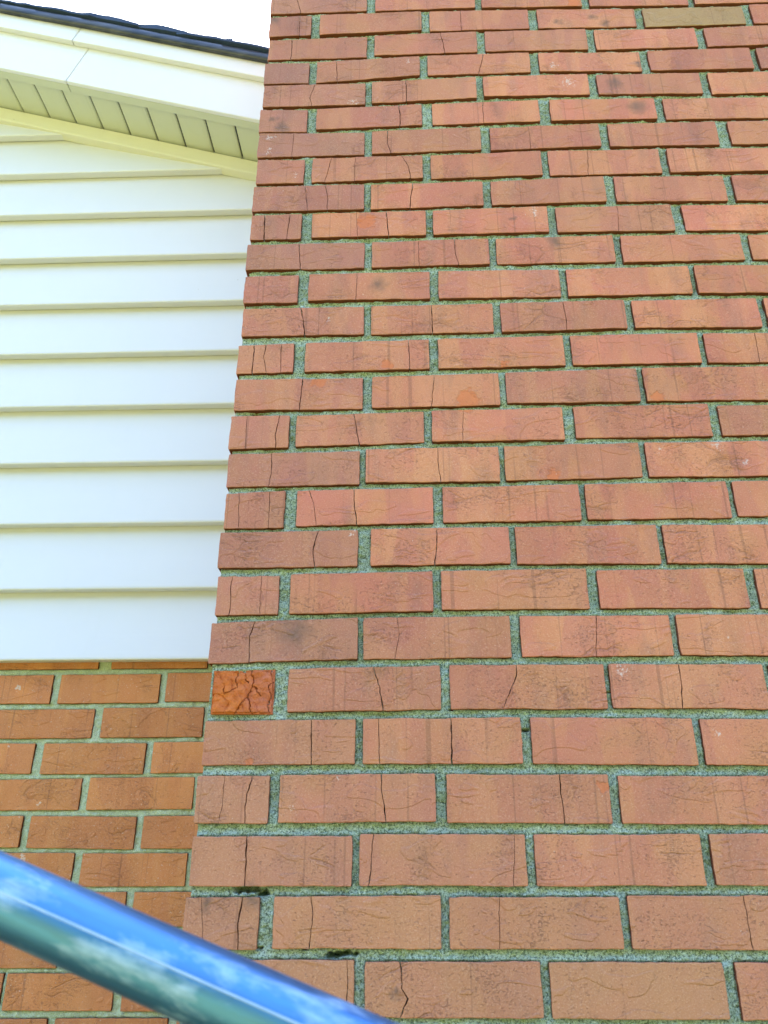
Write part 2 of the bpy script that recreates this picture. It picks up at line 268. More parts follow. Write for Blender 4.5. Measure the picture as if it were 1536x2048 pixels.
def mortar_material(name, a, b, algae_bounce, amt, dirt=0.3, pit=0.8):
    t = NT(name); P = t.pos()
    n1 = t.noise(P, 14, 4, 0.6); g = t.noise(P, 800, 2, 0.7); g2 = t.noise(P, 420, 3, 0.75)
    c = t.mix(t.ramp(n1, 0.38, 0.62), a, b)
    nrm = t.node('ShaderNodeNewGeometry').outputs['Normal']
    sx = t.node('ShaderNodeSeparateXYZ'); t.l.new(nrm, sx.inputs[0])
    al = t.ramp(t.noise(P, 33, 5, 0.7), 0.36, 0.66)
    # algae green plus grass bounce painted into the colour of downward-facing mortar
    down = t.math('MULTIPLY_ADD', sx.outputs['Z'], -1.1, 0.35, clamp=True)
    c = t.mix(t.math('MULTIPLY', t.math('MULTIPLY_ADD', al, 0.6, 0.4), t.math('MULTIPLY', down, amt)), c, algae_bounce)
    c = t.mix(t.math('MULTIPLY', t.ramp(g, 0.52, 0.60), 0.75), c, (0.78, 0.86, 0.82))
    c = t.mix(t.math('MULTIPLY', t.ramp(g2, 0.50, 0.42), pit), c, (0.035, 0.06, 0.04))
    stain = t.ramp(t.noise(P, 7, 3, 0.6), 0.50, 0.68)
    c = t.mix(t.math('MULTIPLY', stain, dirt), c, (0.12, 0.16, 0.11))
    h = t.math('ADD', t.math('MULTIPLY', g, 0.8), t.math('MULTIPLY', g2, 1.2))
    return t.set(c, 0.95, t.bump(h, 0.0022, 1.0), Specular_IOR_Level=0.2)

def plastic(name, col, rough=0.5, grain=True, dirt=0.12):
    t = NT(name); P = t.pos()
    n = t.noise(t.mapping(P, (6, 6, 60)), 1.0, 5, 0.6)
    big = t.noise(P, 3.0, 4, 0.6)
    c = t.mix(t.math('MULTIPLY', t.ramp(big, 0.45, 0.75), dirt), col, (col[0]*0.72, col[1]*0.74, col[2]*0.68))
    streak = t.ramp(t.noise(t.mapping(P, (30, 30, 1.2)), 1.0, 4, 0.6), 0.58, 0.74)
    c = t.mix(t.math('MULTIPLY', streak, dirt*0.7), c, (col[0]*0.6, col[1]*0.63, col[2]*0.55))
    speck = t.ramp(t.noise(P, 62, 2, 0.5), 0.79, 0.81)
    c = t.mix(t.math('MULTIPLY', speck, 0.5), c, (0.25, 0.22, 0.14))
    wave = t.noise(t.mapping(P, (3.0, 3.0, 7.0)), 1.0, 2, 0.5)
    nb = t.bump(n, 0.0004, 0.6, t.bump(wave, 0.004, 0.5))
    return t.set(c, rough, nb, Specular_IOR_Level=0.35)

M_BRICK = brick_material('weathered_brick', (0.51, 0.170, 0.114), (0.49, 0.192, 0.100), (0.56, 0.232, 0.126), (0.26, 0.125, 0.106))
M_HBRICK = brick_material('sheltered_brick', (0.53, 0.205, 0.080), (0.51, 0.195, 0.066), (0.55, 0.235, 0.090), (0.42, 0.160, 0.065), marks=False)
M_MORTAR = mortar_material('grey_green_mortar', (0.30, 0.40, 0.34), (0.42, 0.52, 0.46), (0.25, 0.32, 0.07), 0.9)
M_HMORTAR = mortar_material('pale_mortar', (0.48, 0.57, 0.38), (0.56, 0.65, 0.46), (0.44, 0.51, 0.18), 0.6, 0.1, 0.3)
M_SIDING = plastic('cream_vinyl', (0.65, 0.655, 0.70), 0.42, dirt=0.04)
M_TRIM = plastic('cream_trim', (0.67, 0.65, 0.53), 0.45, dirt=0.10)
M_SOFFIT = plastic('cream_soffit', (0.52, 0.54, 0.44), 0.55, dirt=0.10)
M_FASCIA = plastic('white_fascia_metal', (0.67, 0.675, 0.73), 0.35, dirt=0.04)

def drip_mat():
    t = NT('dark_drip_metal'); P = t.pos()
    n = t.noise(t.mapping(P, (8, 8, 40)), 1.0, 5, 0.65)
    c = t.mix(t.ramp(n, 0.40, 0.70), (0.014, 0.018, 0.034), (0.065, 0.068, 0.09))
    return t.set(c, 0.38, t.bump(n, 0.001, 0.5), Specular_IOR_Level=0.5)
M_DRIP = drip_mat()
def shingle_mat():
    t = NT('asphalt_shingle'); P = t.pos()
    n = t.noise(P, 500, 2, 0.7); b = t.noise(P, 12, 4)
    c = t.mix(b, (0.012, 0.030, 0.085), (0.03, 0.06, 0.14))
    c = t.mix(t.math('MULTIPLY', t.ramp(n, 0.6, 0.7), 0.3), c, (0.16, 0.17, 0.2))
    return t.set(c, 0.9, t.bump(n, 0.0015, 0.8))
M_SHINGLE = shingle_mat()
def grass_mat():
    t = NT('lawn'); P = t.pos()
    n = t.noise(P, 3, 6, 0.7); f = t.noise(P, 60, 4, 0.7)
    c = t.mix(t.ramp(n, 0.35, 0.65), (0.20, 0.20, 0.05), (0.29, 0.27, 0.085))
    c = t.mix(t.math('MULTIPLY', f, 0.3), c, (0.10, 0.12, 0.03))
    return t.set(c, 0.95, t.bump(f, 0.03, 0.8))
M_GRASS = grass_mat()
def pipe_mat():
    t = NT('galvanised_steel'); P = t.pos()
    q = t.mapping(P, (1, 1, 1), (0, 0, 0), (0, -0.35, 0))
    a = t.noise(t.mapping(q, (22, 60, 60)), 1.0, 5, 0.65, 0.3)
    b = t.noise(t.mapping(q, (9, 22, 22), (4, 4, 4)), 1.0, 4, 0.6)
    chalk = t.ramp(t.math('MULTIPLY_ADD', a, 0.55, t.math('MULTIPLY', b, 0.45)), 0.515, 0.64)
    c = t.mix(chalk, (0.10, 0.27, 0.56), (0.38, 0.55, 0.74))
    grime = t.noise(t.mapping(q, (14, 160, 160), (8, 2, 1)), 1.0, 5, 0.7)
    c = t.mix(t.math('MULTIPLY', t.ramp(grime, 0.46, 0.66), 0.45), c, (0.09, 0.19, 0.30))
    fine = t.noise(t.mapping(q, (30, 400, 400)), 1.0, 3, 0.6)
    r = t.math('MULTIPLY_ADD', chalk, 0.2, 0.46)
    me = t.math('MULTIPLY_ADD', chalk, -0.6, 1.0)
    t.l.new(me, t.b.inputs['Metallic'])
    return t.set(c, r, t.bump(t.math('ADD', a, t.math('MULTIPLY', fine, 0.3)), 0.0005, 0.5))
M_PIPE = pipe_mat()
def glint_mat():  # pale tones for the painted horizon reflection on the pipe
    t = NT('pipe_glint'); P = t.pos()
    return t.set(t.mix(t.noise(P, 60, 3), (0.25, 0.42, 0.62), (0.50, 0.62, 0.74)), 0.55, Metallic=0.6)
M_GLINT = glint_mat()

# ---------------------------------------------------------------- ground
def sheet(name, x0, x1, y0, y1, z, mat, n=1):
    b = MB(); b.add([(x0, y0, z), (x1, y0, z), (x1, y1, z), (x0, y1, z)], [(0, 1, 2, 3)])
    o = b.build(name, mat); o['kind'] = 'structure'; return o
sheet('ground', -1500, 1500, -1500, 1500, GROUND, M_GRASS)

# ---------------------------------------------------------------- bricks
def jag(p, q, step, amp, rng):
    """points from p (included) towards q (excluded) with small irregularity across the line"""
    d = (q[0]-p[0], q[1]-p[1]); L = math.hypot(*d); n = max(2, int(L/step)); out = [p]
    nx, ny = -d[1]/L, d[0]/L; ph = rng.uniform(0, 50)
    for i in range(1, n):
        t_ = (i+rng.uniform(-.2, .2))/n
        a = amp*(noise.noise((t_*L*22, ph, 0))*1.5+rng.uniform(-.5, .5))
        out.append((p[0]+d[0]*t_+nx*a, p[1]+d[1]*t_+ny*a))
    return out

def crack_line(pts, rng):
    out = []
    for i in range(len(pts)-1):
        out += jag(pts[i], pts[i+1], 0.005, 0.0010, rng)
    out.append(pts[-1]); return out

def brick_mesh(quad, depth, cracks, rng, step=0.007, amp=0.0008, chamfer=0.0009, proud=0.0, twist=0.0):
    """quad = (x0,x1,ztl,ztr,zbl,zbr) in metres, face towards -Y at y=0; returns mesh centred on its own origin"""
    x0, x1, a, b, c, d = quad
    r = 0.0015
    cx, cz = (x0+x1)/2, (a+b+c+d)/4
    # inclination of the vertical ends is left plumb; corners knocked off a little
    def zt(x): return a+(b-a)*(x-x0)/(x1-x0)
    def zb(x): return c+(d-c)*(x-x0)/(x1-x0)
    cr = []
    for (w, pts) in cracks:
        pts = list(pts)
        xt = min(max(pts[0][0], x0+0.004), x1-0.004); xb = min(max(pts[-1][0], x0+0.004), x1-0.004)
        mid = [(min(max(p[0], x0+.004), x1-.004), min(max(p[1], zb(p[0])+.006), zt(p[0])-.006)) for p in pts[1:-1]]
        cr.append((w, crack_line([(xt, zt(xt))]+mid+[(xb, zb(xb))], rng)))
    cr.sort(key=lambda q: sum(p[0] for p in q[1])/len(q[1]))
    k = 0.0011
    pieces = []
    lefts = [jag((x0, c+k), (x0, a-k), step, amp, rng)+[(x0, a-k)]]     # going up
    rights = []
    for w, line in cr:
        n = len(line)
        wid = [w*0.5*(0.35+1.1*abs(noise.noise((i*.37, line[0][0]*90, 3)))*1.6+0.25) for i in range(n)]
        rights.append([(p[0]-g, p[1]) for p, g in zip(line, wid)])       # top -> bottom
        lefts.append([(p[0]+g, p[1]) for p, g in reversed(list(zip(line, wid)))])
    rights.append(jag((x1, b-k), (x1, d+k), step, amp, rng)+[(x1, d+k)])
    V = []; F = []
    for i in range(len(lefts)):
        Lf, Rt = lefts[i], rights[i]
        first, last = i == 0, i == len(lefts)-1
        top0 = (x0+k, a) if first else Lf[-1]
        top1 = (x1-k, b) if last else Rt[0]
        bot0 = (x1-k, d) if last else Rt[-1]
        bot1 = (x0+k, c) if first else Lf[0]
        loop = list(Lf)
        if not first: loop = loop[:-1]
        loop += jag(top0, top1, step, amp, rng)
        if last: loop.append(top1)
        loop += Rt if last else Rt[:-1] if False else Rt
        loop += jag(bot0, bot1, step, amp, rng)[(0 if last else 1):]
        if first: loop.append(bot1)
        # remove duplicates
        L2 = []
        for p in loop:
            if not L2 or math.hypot(p[0]-L2[-1][0], p[1]-L2[-1][1]) > 3e-4: L2.append(p)
        if math.hypot(L2[0][0]-L2[-1][0], L2[0][1]-L2[-1][1]) < 3e-4: L2.pop()
        if len(L2) < 4: continue
        n = len(L2); base = len(V)
        # inset ring for the worn arris (skip along crack faces: they stay sharp)
        on_crack = set()
        for ln in (([] if first else Lf), ([] if last else Rt)):
            for p in ln: on_crack.add((round(p[0], 6), round(p[1], 6)))
        ins = []
        for j, p in enumerate(L2):
            q0, q1 = L2[j-1], L2[(j+1) % n]
            tx, ty = q1[0]-q0[0], q1[1]-q0[1]; l = math.hypot(tx, ty) or 1
            ch = chamfer*(0.7+0.6*rng.random())
            if (round(p[0], 6), round(p[1], 6)) in on_crack: ch = 0.00015
            ins.append((p[0]+ty/l*ch, p[1]-tx/l*ch))
        dz = rng.uniform(-0.0004, 0.0004)
        def lift(p): return proud+dz+twist*(p[0]-cx)+0.0006*noise.noise((p[0]*30, p[1]*30, x0*7))
        for p in ins: V.append((p[0]-cx, lift(p), p[1]-cz))
        for p in L2: V.append((p[0]-cx, lift(p)+chamfer*0.8, p[1]-cz))
        for p in L2: V.append((p[0]-cx, depth, p[1]-cz))
        F.append(tuple(base+j for j in range(n)))
        for j in range(n):
            j2 = (j+1) % n
            F.append((base+j, base+n+j, base+n+j2, base+j2))
            F.append((base+n+j, base+2*n+j, base+2*n+j2, base+n+j2))
    # the loops run clockwise seen from -Y; flip so that normals look outwards
    F = [f if True else f for f in F]
    return V, F, (cx, cz)

def flank_mat():  # raw clay flanks, with the shade of the joints put into their darker colour
    t = NT('shaded_raw_flank'); P = t.pos()
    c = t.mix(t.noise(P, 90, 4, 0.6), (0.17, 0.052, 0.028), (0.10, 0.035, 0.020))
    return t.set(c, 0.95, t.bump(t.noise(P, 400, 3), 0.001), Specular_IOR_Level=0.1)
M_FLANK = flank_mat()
def add_brick(parent, name, quad, y, depth, mat, cracks=(), seed=0, proud=0.0, weather=0.0, olive=0.0, tan=0.0, corner=False, **kw):
    rng = random.Random(seed)
    V, F, (cx, cz) = brick_mesh(quad, depth, cracks, rng, proud=proud, twist=rng.uniform(-.008, .008), **kw)
    me = bpy.data.meshes.new(name); me.from_pydata(V, [], F); me.validate(); me.update()
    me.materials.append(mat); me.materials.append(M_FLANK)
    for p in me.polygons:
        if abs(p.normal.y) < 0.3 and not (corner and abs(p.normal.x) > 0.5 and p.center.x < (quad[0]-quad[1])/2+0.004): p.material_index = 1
    o = bpy.data.objects.new(name, me); COL.objects.link(o)
    o.parent = parent; o.location = (cx-parent.location.x, y-parent.location.y, cz-parent.location.z)
    o.color = (weather, olive, tan, 1)
    return o

def generic_quad(x0, x1, k, rng, sag=0.0):
    z = -k*HM+sag; h = 0.0285
    return (x0, x1, z+h+rng.uniform(-.0012, .0012), z+h+rng.uniform(-.0012, .0012), z-h+rng.uniform(-.0012, .0012), z-h+rng.uniform(-.0012, .0012))

CW = X0+6*WM-0.006          # right edge of the chimney
chimney = empty('chimney', (0.6, 0.28, GROUND))
tag(chimney, 'weathered red brick chimney with cracked bricks and grey-green mortar', 'chimney')

front = []                  # (row, quad)
for k, row in enumerate(CHIMNEY_ROWS):
    qs = [tuple(v/1000 for v in b) for b in row]
    dz = (qs[-1][2]+qs[-1][4])/2+k*HM
    rng = random.Random(500+k)
    while qs[-1][1] < CW-0.03:
        x = qs[-1][1]+0.0115+rng.uniform(-.002, .002)
        x1 = x+0.2025
        if x1 > CW-0.05: x1 = CW
        qs.append(generic_quad(x, x1, k, rng, dz))
    if qs[-1][1] > CW-0.02 or True:
        l = qs[-1]; qs[-1] = (l[0], max(CW, l[0]+0.05), *l[2:])
    front += [(k, i, q) for i, q in enumerate(qs)]
gen = {}
def generic_row(k, xa, xb, half):
    rng = random.Random(900+k); x = xa; out = []; first = True
    while x < xb-0.03:
        w = 0.0895 if (first and half) else 0.2035
        x1 = x+w+rng.uniform(-.002, .002)
        if x1 > xb-0.05: x1 = xb
        out.append(generic_quad(x, x1, k, rng)); x = x1+0.0115; first = False
    return out
for k in (-2, -1, 27, 28):
    front += [(k, i, q) for i, q in enumerate(generic_row(k, -0.007, CW, k % 2 == 1))]

crk = {}
for (row, w, pts) in CRACKS:
    P = [(p[0]/1000, p[1]/1000) for p in pts]; mx = sum(p[0] for p in P)/len(P)
    for (k, i, q) in front:
        if k == row and q[0] < mx < q[1]: crk.setdefault((k, i), []).append((w*0.000105, P))
for (k, i, q) in front:
    rng = random.Random(k*31+i+77)
    if k == 21 and i == 0:
        # the spalled corner brick has lost its face; built separately below
        continue
    wth = 0.0
    if i == 0: wth = 0.35*rng.random()+0.22
    elif i == 1: wth = 0.25*rng.random()
    if k <= 8: wth += 0.22*rng.random()
    if rng.random() < 0.1: wth += 0.22
    ol = 0.75 if (k == 1 and i == 4) else 0.0
    add_brick(chimney, 'brick', q, 0.0, 0.085 if i else 0.09, M_BRICK, crk.get((k, i), ()), seed=k*100+i+9000,
              proud=rng.uniform(-.0009, .0009), weather=wth, olive=ol, tan=min(0.75, max(0, (k-20)*0.11))*rng.uniform(.6, 1.0)+0.25*rng.random()**2, corner=(i == 0))

# spalled orange corner brick: rough broken face, geometry of chips and fissures
def spalled():
    q = [b for b in front if b[0] == 21 and b[1] == 0][0][2]
    x0, x1, a, b, c, d = q
    n, mz = 90, 70; V = []; F = []
    for j in range(mz+1):
        for i in range(n+1):
            u, v = i/n, j/mz
            x = x0+(x1-x0)*u; z = (c+(d-c)*u)*(1-v)+(a+(b-a)*u)*v
            e = min(u, 1-u, v*0.7, (1-v)*0.7)
            y = 0.0016+0.0030*noise.noise((x*38, z*45, 2))+0.0030*noise.noise((x*110, z*120, 7))+0.0008*noise.noise((x*330, z*330, 1))
            y -= 0.0018 if noise.noise((x*22+4, z*30, 9)) > 0.08 else 0
            # fissures
            uw = u+0.045*noise.noise((x*90, z*90, 5))+0.02*noise.noise((x*260, z*260, 8)); vw = v+0.04*noise.noise((x*90, z*90, 15))
            def seg(ax, az, bx, bz):
                px_, pz_ = uw-ax, vw-az; dx, dz = bx-ax, bz-az; t = max(0, min(1, (px_*dx+pz_*dz)/(dx*dx+dz*dz)))
                return math.hypot((px_-t*dx)*1.4, pz_-t*dz)
            f = min(seg(.37,1,.40,.62), seg(.40,.62,.22,.45), seg(.60,1,.66,.7), seg(.66,.7,.57,.4), seg(.57,.4,.38,0), seg(.57,.4,.67,0),
                    seg(.66,.62,.8,.4), seg(.95,1,.93,0), seg(.2,.6,.2,.45), seg(.5,.95,.57,.7))
            y += 0.006*max(0, 1-f/0.0105)**1.2+0.0007*noise.noise((x*700, z*700, 4))
            y -= 0.0016*abs(noise.noise((x*75, z*75, 21)))+(0.0022 if (uw*1.2+vw*0.9) < 1.0+0.25*noise.noise((x*50, z*50, 3)) else 0)
            if e < 0.03: y += 0.003
            V.append((x-(x0+x1)/2, y, z-(a+c)/2))
    W_ = n+1
    for j in range(mz):
        for i in range(n):
            F.append((j*W_+i, j*W_+i+1, (j+1)*W_+i+1, (j+1)*W_+i))
    # sides
    rim = [i for i in range(n+1)]+[j*W_+n for j in range(1, mz+1)]+[mz*W_+i for i in range(n-1, -1, -1)]+[j*W_ for j in range(mz-1, 0, -1)]
    base = len(V)
    for r_ in rim: V.append((V[r_][0], 0.088, V[r_][2]))
    m_ = len(rim)
    for i in range(m_):
        F.append((rim[(i+1) % m_], rim[i], base+i, base+(i+1) % m_))
    me = bpy.data.meshes.new('brick'); me.from_pydata(V, [], F); me.update()
    t = NT('spalled_brick'); P = t.pos()
    c_ = t.mix(t.ramp(t.noise(P, 45, 4, 0.6), 0.38, 0.62), (0.54, 0.160, 0.042), (0.47, 0.135, 0.052))
    sp2 = t.node('ShaderNodeSeparateXYZ'); t.l.new(P, sp2.inputs[0])
    c_ = t.mix(t.math('MULTIPLY_ADD', sp2.outputs['X'], 14.0, -0.35, clamp=True), c_, t.mix(t.noise(P, 70, 4), (0.50, 0.15, 0.075), (0.40, 0.13, 0.085)))
    c_ = t.mix(t.math('MULTIPLY', t.ramp(t.noise(P, 160, 4, 0.7), 0.40, 0.28), 0.7), c_, (0.30, 0.07, 0.02))
    mt = t.set(c_, 0.95, t.bump(t.noise(P, 260, 5, 0.7), 0.0018, 0.8), Specular_IOR_Level=0.1)
    me.materials.append(mt)
    o = bpy.data.objects.new('brick', me); COL.objects.link(o); o.parent = chimney
    o.location = ((x0+x1)/2-chimney.location.x, -chimney.location.y, (a+c)/2-chimney.location.z)
    o['label'] = 'broken orange corner brick whose face has crumbled away'
spalled()

# mortar of the front: a finely gridded tooled joint surface between the bricks
def joint_surface(parent, name, quads, x0, x1, z0, z1, y, mat, res, recess, tool, holes, seed, drop=0.007):
    nx, nz = int((x1-x0)/res)+1, int((z1-z0)/res)+1
    xs = np.linspace(x0, x1, nx); zs = np.linspace(z0, z1, nz)
    X, Z = np.meshgrid(xs, zs)
    D = np.full(X.shape, 0.02)
    for q in quads:
        a0, a1, tl, tr, bl, br = q
        i0 = max(0, int((a0-0.022-x0)/res)); i1 = min(nx, int((a1+0.022-x0)/res)+2)
        zmin, zmax = min(bl, br)-0.022, max(tl, tr)+0.022
        j0 = max(0, int((zmin-z0)/res)); j1 = min(nz, int((zmax-z0)/res)+2)
        if i1 <= i0 or j1 <= j0: continue
        x = X[j0:j1, i0:i1]; z = Z[j0:j1, i0:i1]
        f = (x-a0)/(a1-a0)
        dx = np.maximum(a0-x, x-a1); dz = np.maximum((bl+(br-bl)*f)-z, z-(tl+(tr-tl)*f))
        d = np.where((dx > 0) & (dz > 0), np.hypot(dx, dz), np.maximum(dx, dz))
        D[j0:j1, i0:i1] = np.minimum(D[j0:j1, i0:i1], d)
    rg = np.random.RandomState(seed)
    def smooth(a, n):
        for _ in range(n):
            a = (a+np.roll(a, 1, 0)+np.roll(a, -1, 0)+np.roll(a, 1, 1)+np.roll(a, -1, 1))/5
        return a
    grain = rg.normal(0, 1, X.shape); med = smooth(rg.normal(0, 1, X.shape), 5); big = smooth(rg.normal(0, 1, X.shape), 60)
    big /= big.std(); med /= med.std()
    Y = recess+tool*np.sin(np.clip(D/0.0065, 0, 1)*np.pi/2)
    Y += 0.0030*np.exp(-(np.clip(D, 0, 1)/0.0012)**2)
    Y += 0.00028*grain+0.00055*med+0.0008*big
    for (hx, hz, r) in holes:
        hr = np.hypot((X-hx/1000)*0.55, (Z-hz/1000-0.002)*2.6)
        k = np.clip(0.85-hr/(r/1000)+0.22*med, 0, 1)
        Y += 0.016*np.minimum(1, k*2.2)
    keep = D > -drop
    cell = keep[:-1, :-1] | keep[1:, :-1] | keep[:-1, 1:] | keep[1:, 1:]
    idx = np.arange(nx*nz).reshape(nz, nx)
    q = np.stack([idx[:-1, :-1][cell], idx[:-1, 1:][cell], idx[1:, 1:][cell], idx[1:, :-1][cell]], -1)
    used = np.unique(q); remap = np.full(nx*nz, -1); remap[used] = np.arange(len(used)); q = remap[q]
    co = np.stack([X.ravel()[used], y+Y.ravel()[used], Z.ravel()[used]], -1)-np.array(parent.location)
    me = bpy.data.meshes.new(name); me.vertices.add(len(co)); me.vertices.foreach_set('co', co.ravel())
    me.loops.add(q.size); me.loops.foreach_set('vertex_index', q.ravel())
    me.polygons.add(len(q)); me.polygons.foreach_set('loop_start', np.arange(0, q.size, 4)); me.polygons.foreach_set('loop_total', np.full(len(q), 4))
    me.polygons.foreach_set('use_smooth', np.ones(len(q), bool))
    me.update(); me.validate(); me.materials.append(mat)
    o = bpy.data.objects.new(name, me); COL.objects.link(o); o.parent = parent
    return o
zt_, zb_ = 2.5*HM, -28.5*HM
joint_surface(chimney, 'mortar', [q for _, _, q in front], -0.0035, CW-0.004, zb_, zt_, 0.0, M_MORTAR, 0.00135, 0.0042, 0.0026, HOLES, 3)

# core, side faces and the courses above and below the frame
def parented(b, name, mat, parent, kind=None, **k):
    me = b.mesh(name); me.materials.append(mat)
    o = bpy.data.objects.new(name, me); COL.objects.link(o); o.parent = parent; o.location = -Vector(parent.location)
    if kind: o['kind'] = kind
    if k.get('bevel'):
        md = o.modifiers.new('bevel', 'BEVEL'); md.width = k['bevel']; md.segments = k.get('seg', 2); md.limit_method = 'ANGLE'; md.angle_limit = R(25)
    return o
TOPZ = 2.6
core = MB()
core.box(-0.002, CW-0.004, 0.030, YH+0.02, zb_, zt_)
core.box(-0.002, CW-0.004, 0.006, YH+0.02, GROUND-0.1, zb_)
core.box(-0.002, CW-0.004, 0.006, YH+0.9, zt_, TOPZ)
parented(core, 'mortar_core', M_MORTAR, chimney)
side = MB(); rest = MB()
for k in range(-38, 49):
    half = k % 2 == 1
    z0, z1 = -k*HM-0.0287, -k*HM+0.0287
    if k*-HM > TOPZ-0.05 or z0 < GROUND: continue
    if not (-2 <= k <= 28):
        for q in generic_row(k, -0.007, CW, half): rest.box(q[0], q[1], 0, 0.05, q[4], q[2])
    # returns along both flanks (front end belongs to the corner brick of the face)
    y = (0.2035 if half else 0.0895)
    if half: side.box(-0.007, 0.084, 0.0905, y, z0, z1)
    yend = YH+0.02 if k > -3 else YH+0.85
    y += 0.0115
    while y < yend:
        y1 = min(y+0.2035, yend+0.02)
        side.box(-0.007, 0.05, y, y1, z0, z1); side.box(CW-0.05, CW, y, y1, z0, z1); y = y1+0.0115
parented(side, 'side_bricks', M_BRICK, chimney, 'stuff')
parented(rest, 'outer_courses', M_BRICK, chimney, 'stuff')
cap = MB(); cap.box(-0.05, CW+0.05, -0.05, YH+0.95, TOPZ, TOPZ+0.09)
parented(cap, 'cap', M_MORTAR, chimney, bevel=0.01)

# ---------------------------------------------------------------- house
house = empty('house', (-1.5, 0.6, GROUND))
tag(house, 'house gable behind the chimney, cream lap siding above orange-brown brickwork with white fascia and soffit', 'house')
hq = []
for k, row in enumerate(HOUSE_ROWS):
    for i, b in enumerate(row):
        q = tuple(v/1000 for v in b)
        hq.append((k, i, q))
    # one generic brick further left, beyond the frame
    b = row[0]; x1 = b[0]/1000-0.0115
    for j in range(4):
        rng = random.Random(k*5+j); z = (b[2]+b[4])/2000
        hq.append((k, 50+j, (x1-0.203, x1, z+.0288, z+.0288, z-.0288, z-.0288))); x1 -= 0.2145
    # and on towards/behind the chimney
    b = row[-1]; x0 = b[1]/1000+0.012
    if x0 < -0.03:
        z = (b[3]+b[5])/2000; hq.append((k, 60, (x0+.004, x0+.2, z+.0288, z+.0288, z-.0288, z-.0288)))
for k in (11, 12):
    x = -1.48+(0.108 if k % 2 else 0)
    while x < 0:
        z = -1.229-k*HM; rng = random.Random(int(x*1000)+k)
        hq.append((k, 70, (x, x+.2035, z+.0288, z+.0288, z-.0288, z-.0288))); x += .2155
for n_, (k, i, q) in enumerate(hq):
    rng = random.Random(n_+4000)
    add_brick(house, 'brick', q, YH, 0.085, M_HBRICK, (), seed=n_+4000, proud=rng.uniform(-.0006, .0006), weather=0.12*rng.random(), amp=0.0005)
rowmin = {}
for k, i, q in hq: rowmin[k] = min(rowmin.get(k, 9), q[0])
joint_surface(house, 'mortar', [q for _, _, q in hq], -1.62, 0.03, -1.229-12.5*HM, -1.19, YH, M_HMORTAR, 0.002, 0.0036, 0.0012, [], 5)
RID = -2.6; SL = 0.3216
def roofz(x, z0):      # height on the rake for a line with intercept z0 at x = 0 (falling to the right of the ridge)
    return z0-SL*x if x >= RID else z0-SL*RID-SL*(RID-x)
LEFT, RIGHT = -7.6, 2.4
wall = MB()
# solid body of the house behind its claddings
pr = [(LEFT+.3, GROUND-.1), (RIGHT-.3, GROUND-.1), (RIGHT-.3, roofz(RIGHT-.3, .03)), (RID, roofz(RID, .03)), (LEFT+.3, roofz(LEFT+.3, .03))]
n_ = len(pr)
wall.add([(x, YH+.012, z) for x, z in pr]+[(x, YH+8.0, z) for x, z in pr], [tuple(range(n_)), tuple(range(2*n_-1, n_-1, -1))]+[(i+n_, (i+1) % n_+n_, (i+1) % n_, i) for i in range(n_)])
parented(wall, 'wall', M_HMORTAR, house)
ob = MB()
for k in range(-1, 31):
    z = -1.229-k*HM
    if z-.03 < GROUND: break
    x = LEFT+.3+(0.108 if k % 2 else 0)
    while x < RIGHT-.4:
        x1 = x+.2035
        inside = k in rowmin and x1 > rowmin[k]-0.004 and x < 0.03
        behind = x1 > 0.02 and x < CW-0.02
        if not inside and not behind:
            ob.box(x, x1, YH, YH+.03, z-.0288, z+.0288)
        x += .2155
parented(ob, 'outer_courses', M_HBRICK, house, 'stuff')

# siding boards: each course leans out to its lower edge and hooks under
LAPS = [-1.2465+0.1538*i for i in range(0, 15)]
def board(z0, z1, xa, xb, name='siding_board'):
    b = MB()
    prof = [(YH-.0052, z0+.010), (YH-.0056, z0), (YH-.0245, z0), (YH-.0262, z0+.0022), (YH-.0262, z0+.006), (YH-.002, z1-.004), (YH-.002, z1+.012), (YH+.008, z1+.012), (YH+.008, z0+.010)]
    n = len(prof); nseg = 12
    xs = [xa+(xb-xa)*i/nseg for i in range(nseg+1)]
    vs = []
    for x in xs:
        w = 0.0012*noise.noise((x*1.7, z0*3, 0))
        vs += [(x, y+w, z+0.0008*noise.noise((x*1.3, z0*5, 4))) for (y, z) in prof]
    fs = []
    for i in range(nseg):
        for j in range(n):
            j2 = (j+1) % n; fs.append((i*n+j, i*n+j2, (i+1)*n+j2, (i+1)*n+j))
    fs += [tuple(range(n-1, -1, -1)), tuple(nseg*n+j for j in range(n))]
    b.add(vs, fs); return parented(b, name, M_SIDING, house, bevel=0.0008)
for i, z in enumerate(LAPS[:-1]):
    z1 = LAPS[i+1]
    if z > roofz(RID, .09): break
    # left part runs to the rake, ends at the chimney flank
    xb = -0.0095
    if z > roofz(xb, .085): xb = (0.085-z)/SL
    xa = LEFT+.3
    zl = 0.085-SL*RID-z
    if z > roofz(xa, .085): xa = RID-zl/SL
    if xb-xa > 0.05:
        # cut the top at the rake by slicing in pieces that follow the slope
        zt = z1
        xtop = (0.135-z1)/SL
        if xtop < xb:   # course meets the sloping trim: keep it full height, it tucks behind the trim and soffit
            pass
        board(z, z1, xa, xb)
    if z < roofz(CW, .05): board(z, z1, CW+.0025, min(RIGHT-.3, (0.085-z)/SL))

